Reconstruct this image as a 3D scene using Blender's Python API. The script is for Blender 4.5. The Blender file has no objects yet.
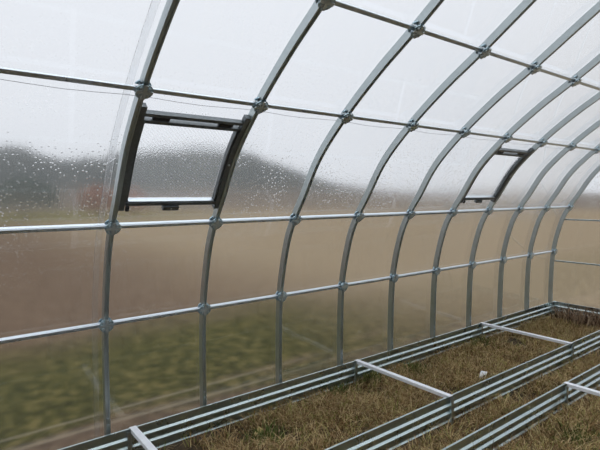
import bpy, bmesh, math, random
import numpy as np
from mathutils import Vector, Matrix, noise
random.seed(7); rng = np.random.default_rng(7)
S = bpy.context.scene
COL = S.collection
ZC = 1.677                 # camera height above the soil
P = 0.6667                 # arch spacing
CAMX = -0.169
YR = 1.0                   # ridge line

# ------------------------------------------------------------------ helpers
def tag(o, label=None, cat=None, group=None, kind=None):
    if label: o['label'] = label
    if cat: o['category'] = cat
    if group: o['group'] = group
    if kind: o['kind'] = kind
    return o

def empty(name, loc=(0, 0, 0)):
    o = bpy.data.objects.new(name, None); COL.objects.link(o)
    o.empty_display_size = .05
    o.location = loc
    return o

def link_mesh(name, me, mat, parent=None):
    o = bpy.data.objects.new(name, me); COL.objects.link(o)
    if isinstance(mat, (list, tuple)):
        for m in mat: me.materials.append(m)
    elif mat: me.materials.append(mat)
    if parent:
        o.parent = parent
    return o

class MB:
    """collects geometry; build() links it as one mesh object"""
    def __init__(self): self.v = []; self.f = []; self.m = []
    def add(self, vs, fs, mi=0):
        b = len(self.v); self.v += [tuple(v) for v in vs]
        for f in fs: self.f.append(tuple(b + i for i in f)); self.m.append(mi)
    def box(self, c, ax, half, mi=0):
        c = Vector(c); a, b, d = [Vector(x) for x in ax]
        vs = [c + a * (sx * half[0]) + b * (sy * half[1]) + d * (sz * half[2])
              for sx in (-1, 1) for sy in (-1, 1) for sz in (-1, 1)]
        self.add(vs, [(0, 1, 3, 2), (4, 6, 7, 5), (0, 4, 5, 1), (2, 3, 7, 6), (0, 2, 6, 4), (1, 5, 7, 3)], mi)
    def sweep(self, rings, closed=True, cap=True, mi=0):
        n = len(rings[0]); b = len(self.v)
        for r in rings: self.v += [tuple(p) for p in r]
        for i in range(len(rings) - 1):
            for j in range(n if closed else n - 1):
                k = (j + 1) % n
                self.f.append((b + i * n + j, b + i * n + k, b + (i + 1) * n + k, b + (i + 1) * n + j)); self.m.append(mi)
        if cap and closed:
            self.f.append(tuple(b + j for j in reversed(range(n)))); self.m.append(mi)
            e = b + (len(rings) - 1) * n
            self.f.append(tuple(e + j for j in range(n))); self.m.append(mi)
    def cyl(self, c, axis, r, h, n=12, mi=0):
        c = Vector(c); axis = Vector(axis).normalized()
        u = axis.orthogonal().normalized(); w = axis.cross(u)
        rings = [[c + axis * t + u * (math.cos(2 * math.pi * i / n) * r) + w * (math.sin(2 * math.pi * i / n) * r) for i in range(n)] for t in (-h / 2, h / 2)]
        self.sweep(rings, mi=mi)
    def mesh(self, name, fix=True):
        me = bpy.data.meshes.new(name); me.from_pydata(self.v, [], self.f)
        me.polygons.foreach_set('material_index', self.m)
        if fix:
            bm = bmesh.new(); bm.from_mesh(me); bmesh.ops.recalc_face_normals(bm, faces=bm.faces); bm.to_mesh(me); bm.free()
        me.update(); return me
    def build(self, name, mat, parent=None, bevel=0, smooth=False):
        o = link_mesh(name, self.mesh(name), mat, parent)
        if bevel:
            b = o.modifiers.new('bevel', 'BEVEL'); b.width = bevel; b.segments = 2; b.limit_method = 'ANGLE'
        if smooth:
            for p in o.data.polygons: p.use_smooth = True
        return o

# ------------------------------------------------------------------ materials
def newmat(name):
    m = bpy.data.materials.new(name); m.use_nodes = True
    nt = m.node_tree; nt.nodes.clear()
    out = nt.nodes.new('ShaderNodeOutputMaterial')
    return m, nt, out
def N(nt, t, **kw):
    n = nt.nodes.new(t)
    for k, v in kw.items():
        if k in n.inputs.keys(): n.inputs[k].default_value = v
        else: setattr(n, k, v)
    return n
def ramp(nt, src, stops):
    r = nt.nodes.new('ShaderNodeValToRGB'); e = r.color_ramp.elements
    while len(e) < len(stops): e.new(.5)
    for x, (p, c) in zip(e, stops): x.position = p; x.color = (*c, 1)
    nt.links.new(src, r.inputs['Fac']); return r.outputs['Color']

def metal(name, c0, c1, rough=.38, metallic=.9, scale=9):
    m, nt, out = newmat(name)
    g = N(nt, 'ShaderNodeNewGeometry')
    v = N(nt, 'ShaderNodeTexVoronoi', Scale=scale * 8); nt.links.new(g.outputs['Position'], v.inputs['Vector'])
    n = N(nt, 'ShaderNodeTexNoise', Scale=scale, Detail=4.); nt.links.new(g.outputs['Position'], n.inputs['Vector'])
    mx = N(nt, 'ShaderNodeMix', data_type='FLOAT'); mx.inputs[0].default_value = .6
    nt.links.new(v.outputs['Color'], mx.inputs[2]); nt.links.new(n.outputs['Fac'], mx.inputs[3])
    col = ramp(nt, mx.outputs[0], [(.25, c0), (.75, c1)])
    b = N(nt, 'ShaderNodeBsdfPrincipled', Metallic=metallic)
    nt.links.new(col, b.inputs['Base Color'])
    mr = N(nt, 'ShaderNodeMapRange'); mr.inputs[3].default_value = rough - .03; mr.inputs[4].default_value = rough + .05
    nt.links.new(n.outputs['Fac'], mr.inputs[0]); nt.links.new(mr.outputs[0], b.inputs['Roughness'])
    nt.links.new(b.outputs[0], out.inputs[0]); return m

M_ZINC = metal('galvanized_steel', (.62, .68, .73), (.66, .72, .77), .28, .95)
M_ARCH = metal('arch_steel', (.48, .54, .55), (.54, .60, .61), .28, .95)
M_CLAMP = metal('clamp_steel', (.20, .29, .34), (.55, .70, .77), .36, scale=30)
M_RIB = metal('clamp_rib_steel', (.50, .56, .58), (.74, .80, .82), .34, scale=22)
M_VENT = metal('vent_frame_steel', (.145, .16, .17), (.20, .22, .23), .42)
M_BOARD = metal('bed_board_steel', (.405, .475, .478), (.46, .535, .535), .27, .97)
M_TIE = metal('cross_tie_steel', (.82, .84, .88), (.90, .92, .96), .5, .35)

def plain(name, c0, c1, scale=20, rough=.8, transl=0.):
    m, nt, out = newmat(name)
    g = N(nt, 'ShaderNodeNewGeometry')
    n = N(nt, 'ShaderNodeTexNoise', Scale=scale, Detail=5.); nt.links.new(g.outputs['Position'], n.inputs['Vector'])
    col = ramp(nt, n.outputs['Fac'], [(.3, c0), (.7, c1)])
    b = N(nt, 'ShaderNodeBsdfPrincipled', Roughness=rough); nt.links.new(col, b.inputs['Base Color'])
    b.inputs['Specular IOR Level'].default_value = .2
    nt.links.new(b.outputs[0], out.inputs[0]); return m
M_BLACK = plain('dark_plastic', (.02, .02, .02), (.04, .04, .04), rough=.5)
M_WIRE = plain('grey_cord', (.38, .38, .40), (.46, .46, .48))
M_SCRAP = plain('white_paper', (.75, .76, .78), (.85, .85, .87))
M_LEAFY = plain('yellow_leaf', (.45, .36, .14), (.55, .42, .2))

# inner skin of the sheet: smooth, wet plastic; outer skin: scratched and covered with droplets
def sheet_mats(rough, veil, bump, hatch=False):
    mi, nt, out = newmat('polycarbonate_inner_skin')
    gl = N(nt, 'ShaderNodeBsdfGlass', Roughness=.02, IOR=1.45); gl.inputs['Color'].default_value = (.97, .975, .98, 1)
    nt.links.new(gl.outputs[0], out.inputs[0])
    mo, nt, out = newmat('polycarbonate_outer_skin')
    g = N(nt, 'ShaderNodeNewGeometry')
    gl = N(nt, 'ShaderNodeBsdfGlass', Roughness=rough, IOR=1.45); gl.inputs['Color'].default_value = (.97, .975, .98, 1)
    tr = N(nt, 'ShaderNodeBsdfTranslucent'); tr.inputs['Color'].default_value = (.93, .94, .96, 1)
    mx = N(nt, 'ShaderNodeMixShader'); nt.links.new(gl.outputs[0], mx.inputs[1]); nt.links.new(tr.outputs[0], mx.inputs[2])
    # droplets
    v = N(nt, 'ShaderNodeTexVoronoi', Scale=48.); nt.links.new(g.outputs['Position'], v.inputs['Vector'])
    drop = N(nt, 'ShaderNodeMapRange'); drop.inputs[1].default_value = .14; drop.inputs[2].default_value = .30
    drop.inputs[3].default_value = 1; drop.inputs[4].default_value = 0
    nt.links.new(v.outputs['Distance'], drop.inputs[0])
    big = N(nt, 'ShaderNodeTexNoise', Scale=2.2, Detail=4.); nt.links.new(g.outputs['Position'], big.inputs['Vector'])
    sel = N(nt, 'ShaderNodeMapRange'); sel.inputs[1].default_value = .34; sel.inputs[2].default_value = .62
    nt.links.new(big.outputs['Fac'], sel.inputs[0])
    # streaks following the channels of the twin wall
    mp = N(nt, 'ShaderNodeMapping'); mp.inputs['Scale'].default_value = (110, 2.5, 2.5)
    nt.links.new(g.outputs['Position'], mp.inputs['Vector'])
    st = N(nt, 'ShaderNodeTexNoise', Scale=1., Detail=3.); nt.links.new(mp.outputs[0], st.inputs['Vector'])
    mul = N(nt, 'ShaderNodeMath', operation='MULTIPLY'); nt.links.new(drop.outputs[0], mul.inputs[0]); nt.links.new(sel.outputs[0], mul.inputs[1])
    szd = N(nt, 'ShaderNodeSeparateXYZ'); nt.links.new(g.outputs['Position'], szd.inputs[0])
    dz = ramp(nt, szd.outputs['Z'], [(0, (0, 0, 0)), (.30, (.0, .0, .0)), (.5, (1, 1, 1)), (.62, (1, 1, 1)), (.8, (.1, .1, .1))])
    dz_in = dz.node.inputs['Fac']; half = N(nt, 'ShaderNodeMath', operation='DIVIDE'); half.inputs[1].default_value = 3.2
    nt.links.new(szd.outputs['Z'], half.inputs[0]); nt.links.new(half.outputs[0], dz_in)
    mul2 = N(nt, 'ShaderNodeMath', operation='MULTIPLY'); nt.links.new(mul.outputs[0], mul2.inputs[0]); nt.links.new(dz, mul2.inputs[1]); mul = mul2
    h = N(nt, 'ShaderNodeMath', operation='MULTIPLY_ADD'); nt.links.new(st.outputs['Fac'], h.inputs[0]); h.inputs[1].default_value = .6; nt.links.new(mul.outputs[0], h.inputs[2])
    hs = h.outputs[0]
    if hatch:
        wv = N(nt, 'ShaderNodeTexVoronoi', Scale=130.); nt.links.new(g.outputs['Position'], wv.inputs['Vector'])
        a2 = N(nt, 'ShaderNodeMath', operation='MULTIPLY_ADD'); nt.links.new(wv.outputs['Distance'], a2.inputs[0]); a2.inputs[1].default_value = .9
        nt.links.new(hs, a2.inputs[2]); hs = a2.outputs[0]
    bp = N(nt, 'ShaderNodeBump', Strength=bump, Distance=.004); nt.links.new(hs, bp.inputs['Height'])
    nt.links.new(bp.outputs[0], gl.inputs['Normal'])
    # veil = haze of condensation, patchy
    vm = N(nt, 'ShaderNodeMapRange'); vm.inputs[3].default_value = veil * .75; vm.inputs[4].default_value = veil * 1.3
    nt.links.new(big.outputs['Fac'], vm.inputs[0])
    va = N(nt, 'ShaderNodeMath', operation='MULTIPLY_ADD'); nt.links.new(mul.outputs[0], va.inputs[0]); va.inputs[1].default_value = .26; nt.links.new(vm.outputs[0], va.inputs[2])
    sz = N(nt, 'ShaderNodeSeparateXYZ'); nt.links.new(g.outputs['Position'], sz.inputs[0])
    hz = N(nt, 'ShaderNodeMapRange', interpolation_type='SMOOTHSTEP'); hz.inputs[1].default_value = 1.3; hz.inputs[2].default_value = 2.0; hz.inputs[3].default_value = 0; hz.inputs[4].default_value = .06
    nt.links.new(sz.outputs['Z'], hz.inputs[0])
    vb = N(nt, 'ShaderNodeMath', operation='ADD'); nt.links.new(va.outputs[0], vb.inputs[0]); nt.links.new(hz.outputs[0], vb.inputs[1])
    if hatch:
        wv2 = N(nt, 'ShaderNodeTexWave', bands_direction='DIAGONAL', Scale=31.); mp2 = N(nt, 'ShaderNodeMapping'); mp2.inputs['Scale'].default_value = (.9, 0, 1.3); nt.links.new(g.outputs['Position'], mp2.inputs[0]); nt.links.new(mp2.outputs[0], wv2.inputs['Vector'])
        vc = N(nt, 'ShaderNodeMath', operation='MULTIPLY_ADD'); nt.links.new(wv2.outputs['Fac'], vc.inputs[0]); vc.inputs[1].default_value = .13
        nt.links.new(vb.outputs[0], vc.inputs[2]); vb = vc
    nt.links.new(vb.outputs[0], mx.inputs[0])
    nt.links.new(mx.outputs[0], out.inputs[0])
    return [mi, mo]
M_SHEET = sheet_mats(.12, .035, .14)
M_PANE = sheet_mats(.10, .03, .05, True)

# ------------------------------------------------------------------ arch profile (left half), inner face of the arch
KEY = [(3.050, -1.80), (3.052, -1.677), (3.056, -1.30), (3.035, -.80), (2.945, -.40), (2.845, -.183), (2.735, -.02), (2.555, .25),
       (2.292, .503), (2.000, .727), (1.730, .904), (1.317, 1.190), (1.0, 1.385), (.683, 1.19)]
def catmull(k, n=14):
    out = []
    for i in range(1, len(k) - 2):
        p0, p1, p2, p3 = [Vector(q) for q in k[i - 1:i + 3]]
        for j in range(n):
            t = j / n
            out.append(.5 * ((2 * p1) + (p2 - p0) * t + (2 * p0 - 5 * p1 + 4 * p2 - p3) * t * t + (3 * p1 - p0 - 3 * p2 + p3) * t ** 3))
    out.append(Vector(k[-2])); return out
PR = [Vector((p[0], p[1] + ZC)) for p in catmull(KEY)]
# lift off the last bit so that the crest is rounded
AL = [0.]
for a, b in zip(PR, PR[1:]): AL.append(AL[-1] + (b - a).length)
LEN = AL[-1]
def prof(s):
    """point, tangent (up the arch), outward normal at arc length s, in the y-z plane"""
    s = max(0, min(LEN - 1e-6, s))
    import bisect
    i = max(0, min(len(PR) - 2, bisect.bisect_right(AL, s) - 1))
    t = (s - AL[i]) / (AL[i + 1] - AL[i])
    p = PR[i].lerp(PR[i + 1], t)
    i0, i1 = max(0, i - 1), min(len(PR) - 1, i + 2)
    ta = (PR[i1] - PR[i0]).normalized()
    return p, ta, Vector((ta.y, -ta.x))
def s_at_z(zrel):
    z = zrel + ZC
    for i in range(len(PR) - 1):
        if PR[i].y <= z <= PR[i + 1].y: return AL[i] + (AL[i + 1] - AL[i]) * (z - PR[i].y) / (PR[i + 1].y - PR[i].y)
def sp(x, s, off=0., mirror=False):
    p, t, n = prof(s)
    y, z = p.x + n.x * off, p.y + n.y * off
    if mirror: y = 2 * YR - y
    return Vector((x, y, z))
def frame(x, s):
    p, t, n = prof(s)
    return Vector((x, p.x, p.y)), Vector((1, 0, 0)), Vector((0, t.x, t.y)), Vector((0, n.x, n.y))
SR = {'A': s_at_z(-.797), 'B': s_at_z(-.183), 'C': s_at_z(.503), 'D': s_at_z(.904)}
XEND = 10 * P

# ------------------------------------------------------------------ arches
AW, AD = .028, .050
ORD = {-1: 'third', 0: 'second', 1: 'first', 2: 'second', 3: 'third', 4: 'fourth', 5: 'fifth', 6: 'sixth', 7: 'seventh', 8: 'eighth', 9: 'ninth', 10: 'tenth'}
def make_arch_mesh():
    m = MB(); rings = []
    ss = [LEN * i / 90 for i in range(91)]
    for mir in (False, True):
        for s in (ss if not mir else reversed(ss[:-1])):
            rr = []
            # tube with a shallow groove on its inner face, as the rolled profile has
            for u, o in ((-AW / 2, 0), (-AW * .22, 0), (-AW * .16, .006), (AW * .16, .006), (AW * .22, 0), (AW / 2, 0), (AW / 2, AD), (-AW / 2, AD)):
                rr.append(sp(u, s, o, mir))
            rings.append(rr)
    m.sweep(rings)
    return m.mesh('arch_tube')
am = make_arch_mesh()
ARCH_LABEL = {
 1: 'galvanized greenhouse arch nearest the camera, carrying the left edge of the large near roof vent',
 2: 'galvanized greenhouse arch carrying the right edge of the large near roof vent',
 3: 'galvanized greenhouse arch, first one right of the near vent, third from the left',
 4: 'galvanized greenhouse arch, fourth from the left, second one right of the near vent',
 5: 'galvanized greenhouse arch, fifth from the left, just left of the arch at the far vent',
 6: 'galvanized greenhouse arch carrying the left edge of the small far roof vent',
 7: 'galvanized greenhouse arch carrying the right edge of the small far roof vent',
 8: 'slender far galvanized arch, first one beyond the small far vent',
 9: 'slender far galvanized arch, last one before the end wall',
 10: 'galvanized end arch framing the clear end wall, above the bed corner'}
fm = None
for k in range(1, 11):
    root = tag(empty('greenhouse_arch', (k * P, 3.05, 0)), ARCH_LABEL[k], 'greenhouse arch', 'arches of the greenhouse frame')
    if k == 1: am.materials.append(M_ARCH)
    o = bpy.data.objects.new('arch_tube', am); COL.objects.link(o); o.parent = root; o.location = (0, -3.05, 0)
    if fm is None:
        b = MB()
        p = sp(0, .235, -.002)
        b.cyl((p.x, p.y - 3.05, p.z), (0, 1, 0), .0075, .008, 6)
        fm = b.mesh('foot_bolt'); fm.materials.append(M_ZINC)
    for dz in (0, .04):
        o = bpy.data.objects.new('foot_bolt', fm); COL.objects.link(o); o.parent = root; o.location = (0, 0, dz)

# ------------------------------------------------------------------ purlins (horizontal rails)
PW = .029
RAIL = {'A': 'lowest', 'B': 'second lowest', 'C': 'third lowest', 'D': 'topmost'}
PUR = {'A': 'lowest of the four horizontal galvanized rails on the curved left wall',
       'B': 'second lowest horizontal galvanized rail, running just under both vents',
       'C': 'third horizontal galvanized rail, running just above both vents',
       'D': 'topmost horizontal galvanized rail visible under the roof'}
for r, s in SR.items():
    c, X, T, Nn = frame(0, s)
    root = tag(empty('horizontal_rail', c), PUR[r], 'rail', 'horizontal rails of the frame')
    xs = [-1.6] + [k * P for k in range(0, 11)]
    for a, b in zip(xs, xs[1:]):
        x0, x1 = a + AW / 2 + .003, b - AW / 2 - .003
        m = MB()
        sec = [(-.014, .008), (-.011, .004), (.007, .004), (.014, .011), (.014, .030), (-.014, .030)]
        if r in 'CD': sec = [(-.0125, .006), (-.0105, .004), (.0105, .004), (.0125, .006), (.0125, .016), (-.0125, .016)]
        m.sweep([[Vector((x, 0, 0)) + T * u + Nn * o for u, o in sec] for x in (x0, x1)])
        m.build('rail_segment', M_ZINC, root, bevel=.0015)

# ------------------------------------------------------------------ round clamps at the crossings
def clamp_meshes():
    # local axes: x along rail, y along arch, z outward
    R = .044; out = {}
    def disc(m, z0, z1, r, n=40, notch=.009):
        rings = []
        prof_ = [(z0, .86), (z0 + .0015, 1.0), (z1 - .0015, 1.0), (z1, .9)]
        for z, q in prof_:
            ring = []
            for i in range(n):
                a = 2 * math.pi * i / n
                rr = r * q - notch * (1 if abs(math.cos(2 * a)) > .93 else 0)
                ring.append((rr * math.cos(a), rr * math.sin(a), z))
            rings.append(ring)
        m.sweep(rings)
    m = MB(); disc(m, -.012, -.004, R)
    # raised ribs of the cross on the inner face
    out['front_plate'] = (m.mesh('front_plate'), M_CLAMP)
    m = MB()
    m.box((0, 0, -.0150), ((1, 0, 0), (0, 1, 0), (0, 0, 1)), (R * .92, .0085, .0031))
    m.box((0, 0, -.0150), ((1, 0, 0), (0, 1, 0), (0, 0, 1)), (.0095, R * .92, .0035))
    out['cross_rib'] = (m.mesh('cross_rib'), M_RIB)
    m = MB()
    for a in range(4):
        t = math.pi / 4 + a * math.pi / 2
        rr = [[(math.cos(t) * .028 + math.cos(2 * math.pi * i / 10) * q, math.sin(t) * .028 + math.sin(2 * math.pi * i / 10) * q, z) for i in range(10)] for z, q in ((-.012, .011), (-.0145, .009))]
        m.sweep(rr)
        out['raised_pad%d' % a] = (m.mesh('raised_pad'), M_CLAMP); m = MB()
    for a in range(4):                      # the four lobes of the back plate, one in each quadrant
        m = MB()
        sx, sy = (1, 1, -1, -1)[a], (1, -1, 1, -1)[a]
        x0, y0 = AW / 2 + .002, PW / 2 + .002
        pts = [(x0, y0)] + [(max(x0, R * math.cos(t)), max(y0, R * math.sin(t))) for t in [math.radians(d) for d in range(22, 70, 6)]]
        if sx * sy < 0: pts = pts[::-1]
        m.sweep([[(sx * px, sy * py, z) for px, py in pts] for z in (.022, .030)])
        out['back_lobe%d' % a] = (m.mesh('back_lobe'), M_CLAMP)
    m = MB()
    m.cyl((0, 0, .006), (0, 0, 1), .0035, .044, 8); m.cyl((0, 0, -.0165), (0, 0, 1), .0075, .005, 6); m.cyl((0, 0, .033), (0, 0, 1), .0075, .006, 6)
    out['bolt'] = (m.mesh('bolt'), M_ZINC)
    for me, mt in out.values(): me.materials.append(mt)
    return out
CM = clamp_meshes()
for r, ks in (('A', range(1, 11)), ('B', range(1, 11)), ('C', range(1, 10)), ('D', range(2, 7))):
    for k in ks:
        c, X, T, Nn = frame(k * P, SR[r])
        root = empty('round_clamp')
        root.matrix_world = Matrix(((X.x, T.x, Nn.x, c.x), (X.y, T.y, Nn.y, c.y), (X.z, T.z, Nn.z, c.z), (0, 0, 0, 1)))
        if k == 10: where = 'end arch'
        elif k == 1: where = 'nearest arch at far left'
        else: where = ORD[k] + ' arch from the left'
        tag(root, f'round bolted steel clamp where the {RAIL[r]} rail crosses the {where}', 'clamp', 'round clamps joining rails and arches')
        for nm in ('front_plate', 'cross_rib', 'raised_pad0', 'raised_pad1', 'raised_pad2', 'raised_pad3', 'back_lobe0', 'back_lobe1', 'back_lobe2', 'back_lobe3'):
            o = bpy.data.objects.new(nm.rstrip('0123'), CM[nm][0]); COL.objects.link(o); o.parent = root
        for a in range(4):
            t = math.pi / 4 + a * math.pi / 2
            o = bpy.data.objects.new('bolt', CM['bolt'][0]); COL.objects.link(o); o.parent = root
            o.location = (math.cos(t) * .028, math.sin(t) * .028, 0)

# ------------------------------------------------------------------ polycarbonate skin
TH = .006
S_V0, S_V1 = s_at_z(-.060), s_at_z(.40)
VENTS = (1, 6)
def vx(k): return k * P + .052, (k + 1) * P - .052
def shell(name, xs, ss, off, skip, mirror=False):
    V = []; F = []; MI = []
    nx, ns = len(xs), len(ss)
    for lay in (off, off + TH):
        for x in xs:
            for s in ss: V.append(sp(x, s, lay, mirror))
    L = nx * ns
    on = lambda i, j: 0 <= i < nx - 1 and 0 <= j < ns - 1 and not skip(.5 * (xs[i] + xs[i + 1]), .5 * (ss[j] + ss[j + 1]))
    for i in range(nx - 1):
        for j in range(ns - 1):
            if not on(i, j): continue
            a, b, c, d = i * ns + j, (i + 1) * ns + j, (i + 1) * ns + j + 1, i * ns + j + 1
            F.append((a, d, c, b)); MI.append(0)
            F.append((L + a, L + b, L + c, L + d)); MI.append(1)
            for (ii, jj, p, q) in ((i - 1, j, a, d), (i + 1, j, c, b), (i, j - 1, b, a), (i, j + 1, d, c)):
                if not on(ii, jj): F.append((p, L + p, L + q, q)); MI.append(1)
    me = bpy.data.meshes.new(name); me.from_pydata(V, [], F); me.polygons.foreach_set('material_index', MI)
    bm = bmesh.new(); bm.from_mesh(me); bmesh.ops.recalc_face_normals(bm, faces=bm.faces)
    loose = [v for v in bm.verts if not v.link_faces]; bmesh.ops.delete(bm, geom=loose, context='VERTS')
    for f in bm.faces: f.smooth = f.material_index == 0 or True
    for e in bm.edges:
        if len(e.link_faces) == 2 and e.calc_face_angle() > .6: e.smooth = False
    bm.to_mesh(me); bm.free(); me.update()
    return me
SOFF = AD + .004
xs = sorted(set([-1.6, -1.0, -.4, 0.2] + [k * P for k in range(1, 11)] + [v for k in VENTS for v in vx(k)] + [XEND + .03]))
ss = sorted(set([.0] + [LEN * i / 70 for i in range(1, 70)] + [LEN - .004] + [S_V0, S_V1]))
def invent(x, s):
    return any(vx(k)[0] < x < vx(k)[1] for k in VENTS) and S_V0 < s < S_V1
o = link_mesh('wall_left', shell('wall_left', xs, ss, SOFF, invent), M_SHEET)
tag(o, 'clear condensation-covered polycarbonate sheeting curving over the left wall and roof', kind='structure')
o = link_mesh('wall_right', shell('wall_right', [-1.6, 0, 2, 4, XEND + .03], [LEN * i / 40 for i in range(40)] + [LEN - .004], SOFF, lambda x, s: False, True), M_SHEET)
tag(o, kind='structure')
# lapped sheet edges: a narrow second layer beside the arches where sheets meet
o = link_mesh('trim_1', shell('trim_1', [P - .066, P - .034], ss, SOFF + TH + .003, lambda x, s: False), M_SHEET)
tag(o, 'clear overlapping sheet edge beside the nearest arch', kind='structure')
# end wall: flat sheet cut to the arch
m = MB()
half = [sp(0, LEN * i / 60, AD - .004) for i in range(60)] + [sp(0, LEN - 1e-3, AD - .004)]
ring = [(p.y, p.z) for p in half] + [(2 * YR - p.y, p.z) for p in reversed(half[:-1])]
n = len(ring)
x0, x1 = XEND + .040, XEND + .046
m.add([(x0, y, z) for y, z in ring] + [(x1, y, z) for y, z in ring], [tuple(range(n))], 0)
m.f.append(tuple(range(2 * n - 1, n - 1, -1))); m.m.append(1)
for i in range(n):
    j = (i + 1) % n; m.f.append((i, j, n + j, n + i)); m.m.append(1)
o = m.build('wall_end', M_SHEET); tag(o, 'clear flat polycarbonate end wall with two thin horizontal bars', kind='structure')
# end-wall bars
def halfwidth(z):
    for a, b in zip(PR, PR[1:]):
        if a.y <= z <= b.y: return a.x
for zr, lab in ((-.347, 'upper thin grey horizontal bar across the clear end wall'), (-.927, 'lower thin grey horizontal bar across the clear end wall')):
    yl = halfwidth(zr + ZC) - .004; m = MB()
    m.box((XEND + .026, YR, zr + ZC), ((1, 0, 0), (0, 1, 0), (0, 0, 1)), (.0095, yl - YR, .010))
    tag(m.build('end_wall_bar', M_ARCH, bevel=.002), lab, 'bar', 'horizontal bars of the end wall')
# thin cord under the third rail
cu = MB(); rings = []
sC = SR['C']
for i in range(61):
    x = -1.6 + (XEND + 1.6) * i / 60
    sag = .012 * math.sin(x / P * math.pi) ** 2
    c = sp(x, sC - .072 - sag, AD + .000)
    rings.append([c + Vector((0, math.cos(a) * .0012, math.sin(a) * .0012)) for a in (0, 1.57, 3.14, 4.71)])
cu.sweep(rings)
tag(cu.build('thin_cord', M_WIRE), 'thin grey cord stretched along the sheeting just below the third rail', 'cord')

# ------------------------------------------------------------------ vents
def vent(k, label):
    x0, x1 = k * P + AW / 2 + .002, (k + 1) * P - AW / 2 - .002
    root = tag(empty('roof_vent', sp(k * P, S_V0, 0)), label, 'vent', 'hinged roof vents')
    org = root.location.copy()
    sw = .031
    def strip(name, xa, xb, sa, sb, oa, ob, mat, n=12, parent=root, bevel=.0015):
        m = MB(); rings = []
        for i in range(n + 1):
            s = sa + (sb - sa) * i / n
            rings.append([sp(xa, s, oa) - org, sp(xb, s, oa) - org, sp(xb, s, ob) - org, sp(xa, s, ob) - org])
        m.sweep(rings)
        o = m.build(name, mat, parent, bevel=bevel)
        return o
    # curved stiles fixed beside the arches
    for a, b in ((x0, x0 + sw), (x1 - sw, x1)):
        st = strip('side_stile', a, b, S_V0 - .035, S_V1 + .055, .004, .040, M_VENT, 20)
    # sash stiles
    for a, b in ((x0 + sw + .002, x0 + sw + .014), (x1 - sw - .014, x1 - sw - .002)):
        strip('sash_stile', a, b, S_V0 + .022, S_V1 - .032, .012, .050, M_VENT, 16)
    strip('head_rail', x0 + sw + .002, x1 - sw - .002, S_V1 - .008, S_V1 + .012, .010, .044, M_VENT, 1)
    strip('sash_top_rail', x0 + sw + .002, x1 - sw - .002, S_V1 - .052, S_V1 - .032, .010, .046, M_VENT, 1)
    br = strip('sash_bottom_rail', x0 + sw + .002, x1 - sw - .002, S_V0 + .002, S_V0 + .022, .000, .046, M_VENT, 1)
    strip('sill_lip', x0 + sw + .016, x1 - sw - .016, S_V0 + .024, S_V0 + .030, .006, .048, M_ZINC, 1)['label'] = 'bright galvanized lip along the sash bottom'
    for f in (.2, .8):
        xc = x0 + (x1 - x0) * f
        strip('hinge', xc - .045, xc + .045, S_V1 - .030, S_V1 - .010, .014, .034, M_BLACK, 1)['label'] = 'dark hinge between the two top rails'
    lt = strip('latch', x0 + .255, x0 + .355, S_V0 - .028, S_V0 - .001, -.012, .020, M_VENT, 1)
    strip('latch_screw', x0 + .30, x0 + .31, S_V0 - .018, S_V0 - .010, -.016, -.0125, M_ZINC, 1, parent=lt)
    strip('catch_hook', x0 + sw + .004, x0 + sw + .024, S_V0 - .030, S_V0 + .000, -.010, .006, M_BLACK, 1)
    sc = MB(); c, X, T, Nn = frame(x1 - sw / 2, (S_V0 + S_V1) / 2)
    sc.cyl(c - Nn * -.002 - org, Nn, .007, .006, 8); sc.build('stile_screw', M_ZINC, root)['label'] = 'bright screw head on the right stile'
    # pane
    me = shell('vent_pane', [x0 + sw + .016, .5 * (x0 + x1), x1 - sw - .016], [S_V0 + .032 + (S_V1 - S_V0 - .066) * i / 14 for i in range(15)], .040, lambda x, s: False)
    me.transform(Matrix.Translation(-org))
    link_mesh('vent_pane', me, M_PANE, root)['label'] = 'clear polycarbonate pane beaded with droplets'
    # flashing closing the rest of the opening
    for nm, sa, sb in (('top_flashing', S_V1 - .030, S_V1 + .02), ):
        pass
    return root
vent(1, 'large near roof vent with dark metal frame and beaded pane, at left')
vent(6, 'small far roof vent with dark metal frame, in the right half')

# ------------------------------------------------------------------ raised beds
BH = .195
# cross-section: (outward toward the path, height)
SEC = [(-.010, BH - .005), (-.010, BH), (.003, BH), (.003, BH - .050), (.016, BH - .062), (.016, BH - .082), (.003, BH - .090), (.003, BH - .107),
       (.016, BH - .119), (.016, BH - .142), (.003, BH - .150), (.003, .022), (.014, .014)]
def board(name, p0, p1, outn, parent, org):
    """corrugated board from p0 to p1 (x,y), bulging toward outn"""
    p0, p1, outn = Vector((*p0, 0)), Vector((*p1, 0)), Vector((*outn, 0)); d = (p1 - p0).normalized()
    t = .0016; m = MB()
    front = SEC; back = [(a - t * 1.0, b - (t if i < 3 else 0)) for i, (a, b) in enumerate(SEC)]
    # build closed outline : front then back reversed
    back = []
    for i, (a, b) in enumerate(SEC):
        q0 = Vector(SEC[max(0, i - 1)]); q1 = Vector(SEC[min(len(SEC) - 1, i + 1)])
        tg = (q1 - q0).normalized(); nn = Vector((tg.y, -tg.x))
        back.append((a + nn.x * t, b + nn.y * t))
    ringp = front + back[::-1]
    rings = [[p + outn * a + Vector((0, 0, b)) - org for a, b in ringp] for p in (p0, p1)]
    m.sweep(rings)
    return m.build(name, M_BOARD, parent)
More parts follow.
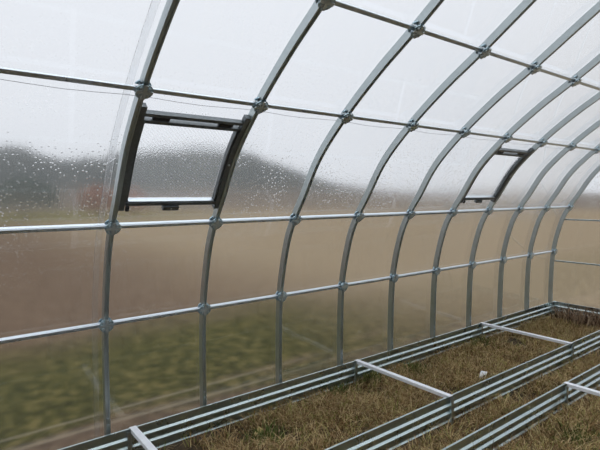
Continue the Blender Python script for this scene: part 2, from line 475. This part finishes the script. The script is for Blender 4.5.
def strap(xc, y, parent, org, outn=-1):
    m = MB()
    # strap folded over the joint, following the ribs as a shallow channel, with a stake into the soil
    m.box(Vector((xc, y + outn * .024, BH / 2 - .004)) - org, ((1, 0, 0), (0, 1, 0), (0, 0, 1)), (.014, .0015, BH / 2 - .006))
    m.box(Vector((xc + .013, y + outn * .017, BH / 2 - .004)) - org, ((1, 0, 0), (0, 1, 0), (0, 0, 1)), (.0015, .008, BH / 2 - .006))
    m.box(Vector((xc - .013, y + outn * .017, BH / 2 - .004)) - org, ((1, 0, 0), (0, 1, 0), (0, 0, 1)), (.0015, .008, BH / 2 - .006))
    m.box(Vector((xc, y + outn * .022, -.05)) - org, ((1, 0, 0), (0, 1, 0), (0, 0, 1)), (.012, .0015, .055))
    return m.build('joint_strap', M_ARCH, parent)
def tie(xc, ya, yb, parent, org):
    m = MB(); l = (ya - yb) / 2 + .012
    c = Vector((xc, (ya + yb) / 2, BH + .0035)) - org
    m.box(c, ((1, 0, 0), (0, 1, 0), (0, 0, 1)), (.021, l, .0015))
    m.box(c + Vector((.0195, 0, -.017)), ((1, 0, 0), (0, 1, 0), (0, 0, 1)), (.0015, l - .03, .016))
    m.box(c + Vector((-.0195, 0, -.012)), ((1, 0, 0), (0, 1, 0), (0, 0, 1)), (.0015, l - .03, .011))
    return m.build('cross_tie', M_TIE, parent)
def bed(y_far, y_near, joints, x_end, x_start, label, ties):
    org = Vector((x_end, (y_far + y_near) / 2, 0))
    root = tag(empty('raised_bed', org), label, 'raised bed', 'galvanized raised beds')
    cuts = [x_start] + [j for j in joints if x_start < j < x_end] + [x_end]
    for a, b in zip(cuts, cuts[1:]):
        board('side_board', (a + .001, y_far), (b - .001, y_far), (0, -1), root, org)
        board('side_board', (a + .001, y_near), (b - .001, y_near), (0, -1), root, org)
    e = board('end_board', (x_end, y_near - .002), (x_end, y_far + .002), (-1, 0), root, org)
    for j in cuts[1:-1]:
        strap(j - .03, y_far, root, org); strap(j, y_near, root, org)
    for j in ties:
        tie(j, y_far, y_near, root, org)['label'] = 'pale flat cross tie spanning the bed'
    for y in (y_far, y_near):
        m = MB(); m.box(Vector((x_end - .006, y - .010, BH / 2 - .03)) - org, ((1, 0, 0), (0, 1, 0), (0, 0, 1)), (.020, .020, BH / 2 + .032))
        m.build('corner_post', M_BOARD, root, bevel=.003)
    return root
YW, YI, YS = 3.006, 2.037, 1.616
JW = [.804, 2.804, 4.815]
JM = [1.724, 3.724, 5.724]
bed(YW, YI, JW, 6.62, -.8, 'long corrugated galvanized raised bed running along the curved left wall to the end wall', JW)
bed(YS, .38, JM, 6.62, .6, 'corrugated galvanized raised bed in the lower right corner, beyond the narrow path', JM)

# ------------------------------------------------------------------ ground, field, hill
def soil_mat():
    m, nt, out = newmat('soil')
    g = N(nt, 'ShaderNodeNewGeometry')
    n = N(nt, 'ShaderNodeTexNoise', Scale=14., Detail=8.); nt.links.new(g.outputs['Position'], n.inputs['Vector'])
    c = ramp(nt, n.outputs['Fac'], [(.3, (.030, .020, .012)), (.5, (.075, .050, .026)), (.72, (.13, .095, .05))])
    b = N(nt, 'ShaderNodeBsdfPrincipled', Roughness=.95); nt.links.new(c, b.inputs['Base Color'])
    bp = N(nt, 'ShaderNodeBump', Strength=.8, Distance=.02); nt.links.new(n.outputs['Fac'], bp.inputs['Height']); nt.links.new(bp.outputs[0], b.inputs['Normal'])
    nt.links.new(b.outputs[0], out.inputs[0]); return m
def field_mat():
    m, nt, out = newmat('field')
    g = N(nt, 'ShaderNodeNewGeometry'); sx = N(nt, 'ShaderNodeSeparateXYZ'); nt.links.new(g.outputs['Position'], sx.inputs[0])
    mp = N(nt, 'ShaderNodeMapping'); mp.inputs['Scale'].default_value = (.35, 1.1, 1); nt.links.new(g.outputs['Position'], mp.inputs[0])
    n1 = N(nt, 'ShaderNodeTexNoise', Scale=1.1, Detail=7.); nt.links.new(mp.outputs[0], n1.inputs['Vector'])
    n2 = N(nt, 'ShaderNodeTexNoise', Scale=9., Detail=6.); nt.links.new(g.outputs['Position'], n2.inputs['Vector'])
    brown = ramp(nt, n2.outputs['Fac'], [(.3, (.072, .047, .030)), (.5, (.116, .077, .050)), (.7, (.17, .12, .078))])
    green = ramp(nt, n2.outputs['Fac'], [(.3, (.018, .021, .005)), (.5, (.054, .051, .013)), (.7, (.13, .105, .036))])
    tan = ramp(nt, n2.outputs['Fac'], [(.3, (.18, .134, .085)), (.7, (.29, .225, .145))])
    def math_(op, a, b=None, clamp=False):
        q = N(nt, 'ShaderNodeMath', operation=op); q.use_clamp = clamp
        for i, v in enumerate((a, b)):
            if v is None: continue
            if isinstance(v, (int, float)): q.inputs[i].default_value = v
            else: nt.links.new(v, q.inputs[i])
        return q.outputs[0]
    def smooth(v, a, b):
        r = N(nt, 'ShaderNodeMapRange', interpolation_type='SMOOTHSTEP'); r.inputs[1].default_value = a; r.inputs[2].default_value = b
        nt.links.new(v, r.inputs[0]); return r.outputs[0]
    yj = math_('ADD', sx.outputs['Y'], math_('MULTIPLY', math_('SUBTRACT', n1.outputs['Fac'], .5), 2.6))
    x = sx.outputs['X']
    gr = math_('MULTIPLY', smooth(yj, 3.3, 3.9), math_('SUBTRACT', 1, smooth(yj, 5.2, 7.0)))
    gr = math_('MULTIPLY', gr, math_('SUBTRACT', 1, math_('MULTIPLY', smooth(x, 2.5, 6.5), .8)))
    # a strip of live grass far off at the left
    g2 = math_('MULTIPLY', smooth(sx.outputs['Y'], 32, 40), math_('SUBTRACT', 1, smooth(sx.outputs['Y'], 55, 66)))
    g2 = math_('MULTIPLY', g2, math_('SUBTRACT', 1, smooth(x, 10, 30)))
    mixA = N(nt, 'ShaderNodeMix', data_type='RGBA'); nt.links.new(smooth(x, 1.5, 8), mixA.inputs[0]); nt.links.new(brown, mixA.inputs[6]); nt.links.new(tan, mixA.inputs[7])
    mixB = N(nt, 'ShaderNodeMix', data_type='RGBA'); nt.links.new(gr, mixB.inputs[0]); nt.links.new(mixA.outputs[2], mixB.inputs[6]); nt.links.new(green, mixB.inputs[7])
    far = N(nt, 'ShaderNodeMix', data_type='RGBA'); nt.links.new(g2, far.inputs[0]); nt.links.new(mixB.outputs[2], far.inputs[6]); far.inputs[7].default_value = (.12, .108, .034, 1)
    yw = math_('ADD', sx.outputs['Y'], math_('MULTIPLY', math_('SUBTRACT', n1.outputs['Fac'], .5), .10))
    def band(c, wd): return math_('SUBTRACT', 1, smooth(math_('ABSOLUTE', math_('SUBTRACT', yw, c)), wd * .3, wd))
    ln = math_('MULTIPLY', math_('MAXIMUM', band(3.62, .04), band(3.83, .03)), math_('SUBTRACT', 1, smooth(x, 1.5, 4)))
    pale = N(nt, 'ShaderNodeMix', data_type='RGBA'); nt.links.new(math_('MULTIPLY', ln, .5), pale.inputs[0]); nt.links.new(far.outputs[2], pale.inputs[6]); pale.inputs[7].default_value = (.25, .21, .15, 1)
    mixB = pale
    b = N(nt, 'ShaderNodeBsdfPrincipled', Roughness=1.); b.inputs['Specular IOR Level'].default_value = 0
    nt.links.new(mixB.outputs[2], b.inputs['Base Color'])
    nt.links.new(b.outputs[0], out.inputs[0]); return m
def hill_mat():
    m, nt, out = newmat('wooded_hill')
    g = N(nt, 'ShaderNodeNewGeometry'); sx = N(nt, 'ShaderNodeSeparateXYZ'); nt.links.new(g.outputs['Position'], sx.inputs[0])
    n = N(nt, 'ShaderNodeTexNoise', Scale=.25, Detail=6.); nt.links.new(g.outputs['Position'], n.inputs['Vector'])
    q = N(nt, 'ShaderNodeMath', operation='MULTIPLY_ADD'); nt.links.new(n.outputs['Fac'], q.inputs[0]); q.inputs[1].default_value = 4.; nt.links.new(sx.outputs['Z'], q.inputs[2])
    r = N(nt, 'ShaderNodeMapRange', interpolation_type='SMOOTHSTEP'); r.inputs[1].default_value = 3.0; r.inputs[2].default_value = 6.0; nt.links.new(q.outputs[0], r.inputs[0])
    wood = ramp(nt, n.outputs['Fac'], [(.3, (.045, .052, .05)), (.7, (.08, .085, .08))])
    grass = ramp(nt, n.outputs['Fac'], [(.3, (.11, .09, .072)), (.7, (.15, .122, .098))])
    mx = N(nt, 'ShaderNodeMix', data_type='RGBA'); nt.links.new(r.outputs[0], mx.inputs[0]); nt.links.new(grass, mx.inputs[6]); nt.links.new(wood, mx.inputs[7])
    b = N(nt, 'ShaderNodeBsdfPrincipled', Roughness=1.); b.inputs['Specular IOR Level'].default_value = 0
    nt.links.new(mx.outputs[2], b.inputs['Base Color']); nt.links.new(b.outputs[0], out.inputs[0]); return m
YO = 3.05 + SOFF
def lump(x, y): return .018 * noise.noise(Vector((x * 2.1, y * 2.1, 3))) + .010 * noise.noise(Vector((x * 6, y * 6, 9)))
m = MB()
gx = np.linspace(-1.6, XEND + .03, 84); gy = np.linspace(2 * YR - 3.03, 3.03, 64)
vs = [(x, y, lump(x, y) - .012) for x in gx for y in gy]
fs = [(i * 64 + j, (i + 1) * 64 + j, (i + 1) * 64 + j + 1, i * 64 + j + 1) for i in range(83) for j in range(63)]
m.add(vs, fs)
o = m.build('floor', soil_mat(), smooth=True); tag(o, 'brown soil floor inside the greenhouse', kind='structure')
m = MB()
m.add([(-400, 3.02, -.02), (600, 3.02, -.02), (600, 600, -.02), (-400, 600, -.02)], [(0, 1, 2, 3)])
m.add([(XEND + .03, 3.02, -.02), (XEND + .03, -300, -.02), (600, -300, -.02), (600, 3.02, -.02)], [(0, 1, 2, 3)])
m.add([(XEND + .03, -1.02, -.02), (-400, -1.02, -.02), (-400, -300, -.02), (XEND + .03, -300, -.02)], [(0, 1, 2, 3)])
m.add([(-1.6, -1.02, -.02), (-1.6, 3.02, -.02), (-400, 3.02, -.02), (-400, -1.02, -.02)], [(0, 1, 2, 3)])
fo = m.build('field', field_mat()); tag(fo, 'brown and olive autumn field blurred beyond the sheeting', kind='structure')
YAW = 0.9106
UV = [(-400, 152), (-200, 148), (-100, 140), (0, 143), (30, 149), (60, 158), (100, 157), (140, 148), (200, 146), (250, 152), (280, 164), (310, 176), (340, 184), (380, 190), (430, 193), (600, 193.5), (760, 193)]
AZ = []
for u, v in UV:
    a = math.atan((u - 300) / 477.5); AZ.append((YAW - a, (195 - v) / 477.5 * math.cos(a)))
AZ.sort()
aza = np.array([a for a, _ in AZ]); azt = np.array([t for _, t in AZ])
m = MB(); na = 220; R0 = 105.
prof_r = [(62, .0), (72, .22), (82, .46), (92, .74), (100, .93), (105, 1.), (112, .95), (130, .6), (160, 0)]
vs = []
for i in range(na):
    a = YAW + .75 - 1.75 * i / (na - 1)
    t = float(np.interp(a, aza, azt)); H = ZC + t * R0
    for r, q in prof_r:
        x, y = CAMX + math.cos(a) * r, math.sin(a) * r
        z = q * H
        if q > .5: z += (noise.noise(Vector((x * .35, y * .35, 1))) * .9 + noise.noise(Vector((x * .12, y * .12, 4))) * .6) * min(1, H / 6)
        vs.append((x, y, z - .1))
npf = len(prof_r)
m.add(vs, [(i * npf + j, (i + 1) * npf + j, (i + 1) * npf + j + 1, i * npf + j + 1) for i in range(na - 1) for j in range(npf - 1)])
o = m.build('hill', hill_mat(), smooth=True); tag(o, 'dark wooded hill blurred beyond the sheeting at left', kind='structure')

# ------------------------------------------------------------------ dry grass and weeds (mesh blades)
def blades(name, pts, lens, mat, lean=(.3, 1.3), width=.0028, parent=None, org=(0, 0, 0)):
    n = len(pts)
    ang = rng.uniform(0, 2 * np.pi, n); le = rng.uniform(lean[0], lean[1], n); L = lens
    d = np.stack([np.cos(ang), np.sin(ang)], 1); sd = np.stack([-d[:, 1], d[:, 0]], 1)
    w = width * rng.uniform(.5, 1.3, n)
    base = pts - np.array(org)
    up1 = np.cos(le * .6) * L * .5; h1 = np.sin(le * .6) * L * .5
    up2 = up1 + np.cos(le * 1.15) * L * .5; h2 = h1 + np.sin(le * 1.15) * L * .5
    curl = rng.uniform(-.35, .35, n) * L
    V = np.zeros((n, 5, 3))
    V[:, 0, :2] = base[:, :2] + sd * w[:, None]; V[:, 1, :2] = base[:, :2] - sd * w[:, None]
    V[:, 0, 2] = V[:, 1, 2] = base[:, 2] - .006
    mid = base[:, :2] + d * h1[:, None] + sd * (curl * .3)[:, None]
    V[:, 2, :2] = mid - sd * (w * .8)[:, None]; V[:, 3, :2] = mid + sd * (w * .8)[:, None]
    V[:, 2, 2] = V[:, 3, 2] = base[:, 2] + up1
    V[:, 4, :2] = base[:, :2] + d * h2[:, None] + sd * curl[:, None]; V[:, 4, 2] = np.maximum(base[:, 2] + up2, base[:, 2] + .002)
    me = bpy.data.meshes.new(name)
    me.vertices.add(n * 5); me.vertices.foreach_set('co', V.reshape(-1))
    b = np.arange(n) * 5
    quad = np.stack([b, b + 1, b + 2, b + 3], 1); tri = np.stack([b + 3, b + 2, b + 4], 1)
    me.loops.add(n * 7); me.loops.foreach_set('vertex_index', np.concatenate([quad, tri], 1).reshape(-1).astype(np.int32))
    me.polygons.add(n * 2); st = np.stack([np.arange(n) * 7, np.arange(n) * 7 + 4], 1).reshape(-1)
    me.polygons.foreach_set('loop_start', st.astype(np.int32))
    me.update(calc_edges=True)
    at = me.attributes.new('tint', 'FLOAT', 'POINT'); at.data.foreach_set('value', np.repeat(rng.uniform(0, 1, n), 5).astype(np.float32))
    return link_mesh(name, me, mat, parent)
def blade_mat(name, stops):
    m, nt, out = newmat(name)
    a = N(nt, 'ShaderNodeAttribute', attribute_name='tint')
    c = ramp(nt, a.outputs['Fac'], stops)
    b = N(nt, 'ShaderNodeBsdfPrincipled', Roughness=.85); b.inputs['Specular IOR Level'].default_value = .15
    nt.links.new(c, b.inputs['Base Color'])
    t = N(nt, 'ShaderNodeBsdfTranslucent'); nt.links.new(c, t.inputs[0])
    mx = N(nt, 'ShaderNodeMixShader'); mx.inputs[0].default_value = .25; nt.links.new(b.outputs[0], mx.inputs[1]); nt.links.new(t.outputs[0], mx.inputs[2])
    nt.links.new(mx.outputs[0], out.inputs[0]); return m
M_STRAW = blade_mat('dry_grass', [(0, (.08, .043, .020)), (.3, (.23, .135, .058)), (.55, (.44, .295, .135)), (.84, (.82, .65, .36)), (.92, (.40, .39, .11)), (1, (.19, .24, .05))])
M_GREEN = blade_mat('green_weed', [(0, (.05, .075, .02)), (.5, (.10, .14, .04)), (1, (.20, .22, .07))])
M_DEAD = blade_mat('dead_weed', [(0, (.05, .028, .02)), (.45, (.22, .14, .09)), (1, (.68, .52, .36))])
def scatter(x0, x1, y0, y1, dens, thr=.0):
    n = int((x1 - x0) * (y1 - y0) * dens)
    x = rng.uniform(x0, x1, n); y = rng.uniform(y0, y1, n)
    nz = np.array([noise.noise(Vector((a * 1.9, b * 1.9, 20))) + .6 * noise.noise(Vector((a * 5, b * 5, 5))) for a, b in zip(x, y)])
    keep = nz + rng.uniform(-.35, .35, n) - np.clip((2.6 - x) * .35, 0, .45) > thr
    x, y, nz = x[keep], y[keep], nz[keep]
    z = np.array([lump(a, b) - .010 for a, b in zip(x, y)])
    return np.stack([x, y, z], 1), nz
for (x0, x1, y0, y1, dens, lab) in (
    (.3, 6.58, YI + .03, YW - .04, 14000, 'matted dry straw-coloured grass covering the soil of the wall-side bed'),
    (1.6, 6.58, YS + .03, YI - .05, 13000, 'matted dry grass on the narrow path between the two beds'),
    (1.9, 6.58, .42, YS - .04, 11000, 'matted dry grass covering the soil of the bed in the lower right')):
    pts, nz = scatter(x0, x1, y0, y1, dens, -.28)
    o = blades('dry_grass', pts, rng.uniform(.04, .17, len(pts)) * (1 + .4 * np.clip(nz, 0, 1)), M_STRAW, (1.0, 1.6), .0024)
    tag(o, lab, 'dry grass', kind='stuff')
# live weed clumps
WEEDS = [(483, 346, 'green weed clump in the wall-side bed, in front of the far cross tie'), (370, 381, 'green weed clump by the wall-side board at the middle cross tie'),
         (340, 393, 'green weed clump at the foot of the wall-side board, left of the middle cross tie'), (265, 441, 'green weed clump at the bottom edge in the wall-side bed'),
         (412, 372, 'green weed clump in the wall-side bed just right of the middle cross tie'),
         (575, 440, 'green weed clump in the lower right bed at the picture edge')]
cam_rot = None
def ground_at(u, v, z=0.0):
    F = Vector((0.6120631, 0.78834679, -0.0623546)); a, r = YAW, -0.00443656
    R0v = Vector((math.sin(a), -math.cos(a), 0)); U0 = R0v.cross(F)
    Rv = math.cos(r) * R0v + math.sin(r) * U0; Uv = -math.sin(r) * R0v + math.cos(r) * U0
    d = F + Rv * ((u - 300) / 477.53) - Uv * ((v - 225) / 477.53)
    t = (z - ZC) / d.z
    return Vector((CAMX, 0, ZC)) + d * t
for u, v, lab in WEEDS:
    g = ground_at(u, v); n = 170
    c = np.stack([rng.normal(g.x, .075, n), rng.normal(g.y, .055, n)], 1)
    c[:, 1] = np.clip(c[:, 1], (YI + .05) if g.y > YI else .45, (YW - .06) if g.y > YI else YS - .06)
    pts = np.stack([c[:, 0], c[:, 1], np.array([lump(a, b) for a, b in c])], 1)
    o = blades('weed_clump', pts, rng.uniform(.05, .12, n), M_GREEN, (.3, 1.1), .005, org=(g.x, g.y, 0)); o.location = (g.x, g.y, 0)
    tag(o, lab, 'weed', 'green weeds in the beds')
g = Vector((6.38, 2.50, 0)); n = 900
c = np.stack([rng.normal(g.x, .10, n).clip(6.0, 6.56), rng.normal(g.y, .20, n).clip(YI + .06, 2.85)], 1)
pts = np.stack([c[:, 0], c[:, 1], np.zeros(n)], 1)
o = blades('dead_weed_clump', pts, rng.uniform(.12, .30, n), M_DEAD, (.1, 1.0), .004, org=g); o.location = g
tag(o, 'tall brown dead weeds standing against the end board of the wall-side bed', 'dead weeds')
# scrap of paper, leaf
def crumple(name, u, v, size, mat, lab, cat):
    g = ground_at(u, v, .05); m = MB(); n = 7
    vs = []
    for i in range(n):
        for j in range(n):
            x, y = (i / (n - 1) - .5) * size * 1.5, (j / (n - 1) - .5) * size
            vs.append((x, y, .009 * noise.noise(Vector((x * 40, y * 40, u))) + .3 * x))
    m.add(vs, [(i * n + j, (i + 1) * n + j, (i + 1) * n + j + 1, i * n + j + 1) for i in range(n - 1) for j in range(n - 1)])
    o = m.build(name, mat); s = o.modifiers.new('t', 'SOLIDIFY'); s.thickness = .0015
    o.location = (g.x, g.y, .05); o.rotation_euler = (.05, -.28, .3)
    tag(o, lab, cat)
crumple('paper_scrap', 483, 375, .055, M_SCRAP, 'small white paper scrap lying on dry grass in the wall-side bed', 'scrap')
crumple('fallen_leaf', 258, 432, .045, M_LEAFY, 'small yellowish fallen leaf on the dark soil by the near cross tie', 'leaf')

# ------------------------------------------------------------------ bushes out in the field
def bush(u, dist, w, h, mat, label):
    a = YAW - math.atan((u - 300) / 477.5)
    root = tag(empty('bush', (CAMX + math.cos(a) * dist, math.sin(a) * dist, 0)), label, 'bush', 'bushes out in the field')
    n = 900; V = []; F = []
    for i in range(n):
        th = random.uniform(0, 2 * math.pi); ph = math.acos(random.uniform(-.4, 1)); rr = random.uniform(.55, 1) ** .5
        c = Vector((math.cos(th) * math.sin(ph) * w * rr, math.sin(th) * math.sin(ph) * w * rr, h * .42 + math.cos(ph) * h * .55 * rr))
        q = Vector((random.gauss(0, 1), random.gauss(0, 1), random.gauss(0, 1))).normalized(); r2 = q.orthogonal().normalized(); r3 = q.cross(r2)
        s = random.uniform(.06, .14) * h * .6; b = len(V)
        V += [c - r2 * s, c + r3 * s * .5, c + r2 * s, c - r3 * s * .5]; F.append((b, b + 1, b + 2, b + 3))
    m = MB(); m.add(V, F); m.build('foliage', mat, root)
    m = MB()
    for i in range(5):
        t = 2 * math.pi * i / 5; m.sweep([[Vector((math.cos(t) * q * w * .5 + math.cos(k) * r, math.sin(t) * q * w * .5 + math.sin(k) * r, z)) for k in (0, 2.1, 4.2)] for q, r, z in ((.1, .06, -.05), (.4, .04, h * .4), (.9, .01, h * .8))])
    m.build('stem', M_WOODY, root)
M_WOODY = plain('bark', (.08, .06, .045), (.12, .09, .07), 6)
M_RUST = plain('rust_foliage', (.30, .135, .075), (.40, .19, .11), 2)
M_DKGR = plain('dark_foliage', (.045, .075, .06), (.075, .11, .085), 2)
bush(99, 45, 1.5, 2.7, M_RUST, 'rust-brown bush blurred behind the sheeting just left of the nearest arch')
bush(132, 46, 1.2, 2.4, M_RUST, 'rust-brown bush blurred behind the lower left of the near vent pane')
bush(25, 47, 2.6, 3.4, M_DKGR, 'dark green bush blurred behind the sheeting at the far left')

# ------------------------------------------------------------------ sky, camera
w = bpy.data.worlds.new('overcast'); S.world = w; w.use_nodes = True; nt = w.node_tree; nt.nodes.clear()
out = nt.nodes.new('ShaderNodeOutputWorld'); bg = nt.nodes.new('ShaderNodeBackground')
tc = nt.nodes.new('ShaderNodeTexCoord'); sx = nt.nodes.new('ShaderNodeSeparateXYZ'); nt.links.new(tc.outputs['Generated'], sx.inputs[0])
c = ramp(nt, sx.outputs['Z'], [(0, (.80, .83, .88)), (.42, (.90, .93, .985)), (.62, (1.35, 1.4, 1.46)), (1, (2.0, 2.06, 2.14))])
nt.links.new(c, bg.inputs[0]); bg.inputs[1].default_value = 1.0; nt.links.new(bg.outputs[0], out.inputs[0])

cam = bpy.data.cameras.new('camera'); co = bpy.data.objects.new('camera', cam); COL.objects.link(co)
cam.sensor_width = 36; cam.lens = 477.53 * 36 / 600
F = Vector((0.6120631, 0.78834679, -0.0623546)).normalized(); r = -0.00443656
Rr = Vector((math.sin(YAW), -math.cos(YAW), 0)); U = Rr.cross(F)
R2 = math.cos(r) * Rr + math.sin(r) * U; U2 = -math.sin(r) * Rr + math.cos(r) * U
co.matrix_world = Matrix(((R2.x, U2.x, -F.x, CAMX), (R2.y, U2.y, -F.y, 0), (R2.z, U2.z, -F.z, ZC), (0, 0, 0, 1)))
cam.clip_start = .02; cam.clip_end = 2000
S.camera = co
S.view_settings.view_transform = 'Standard'; S.view_settings.look = 'None'; S.view_settings.gamma = 1; S.view_settings.use_curve_mapping = False
S.view_settings.exposure = 0
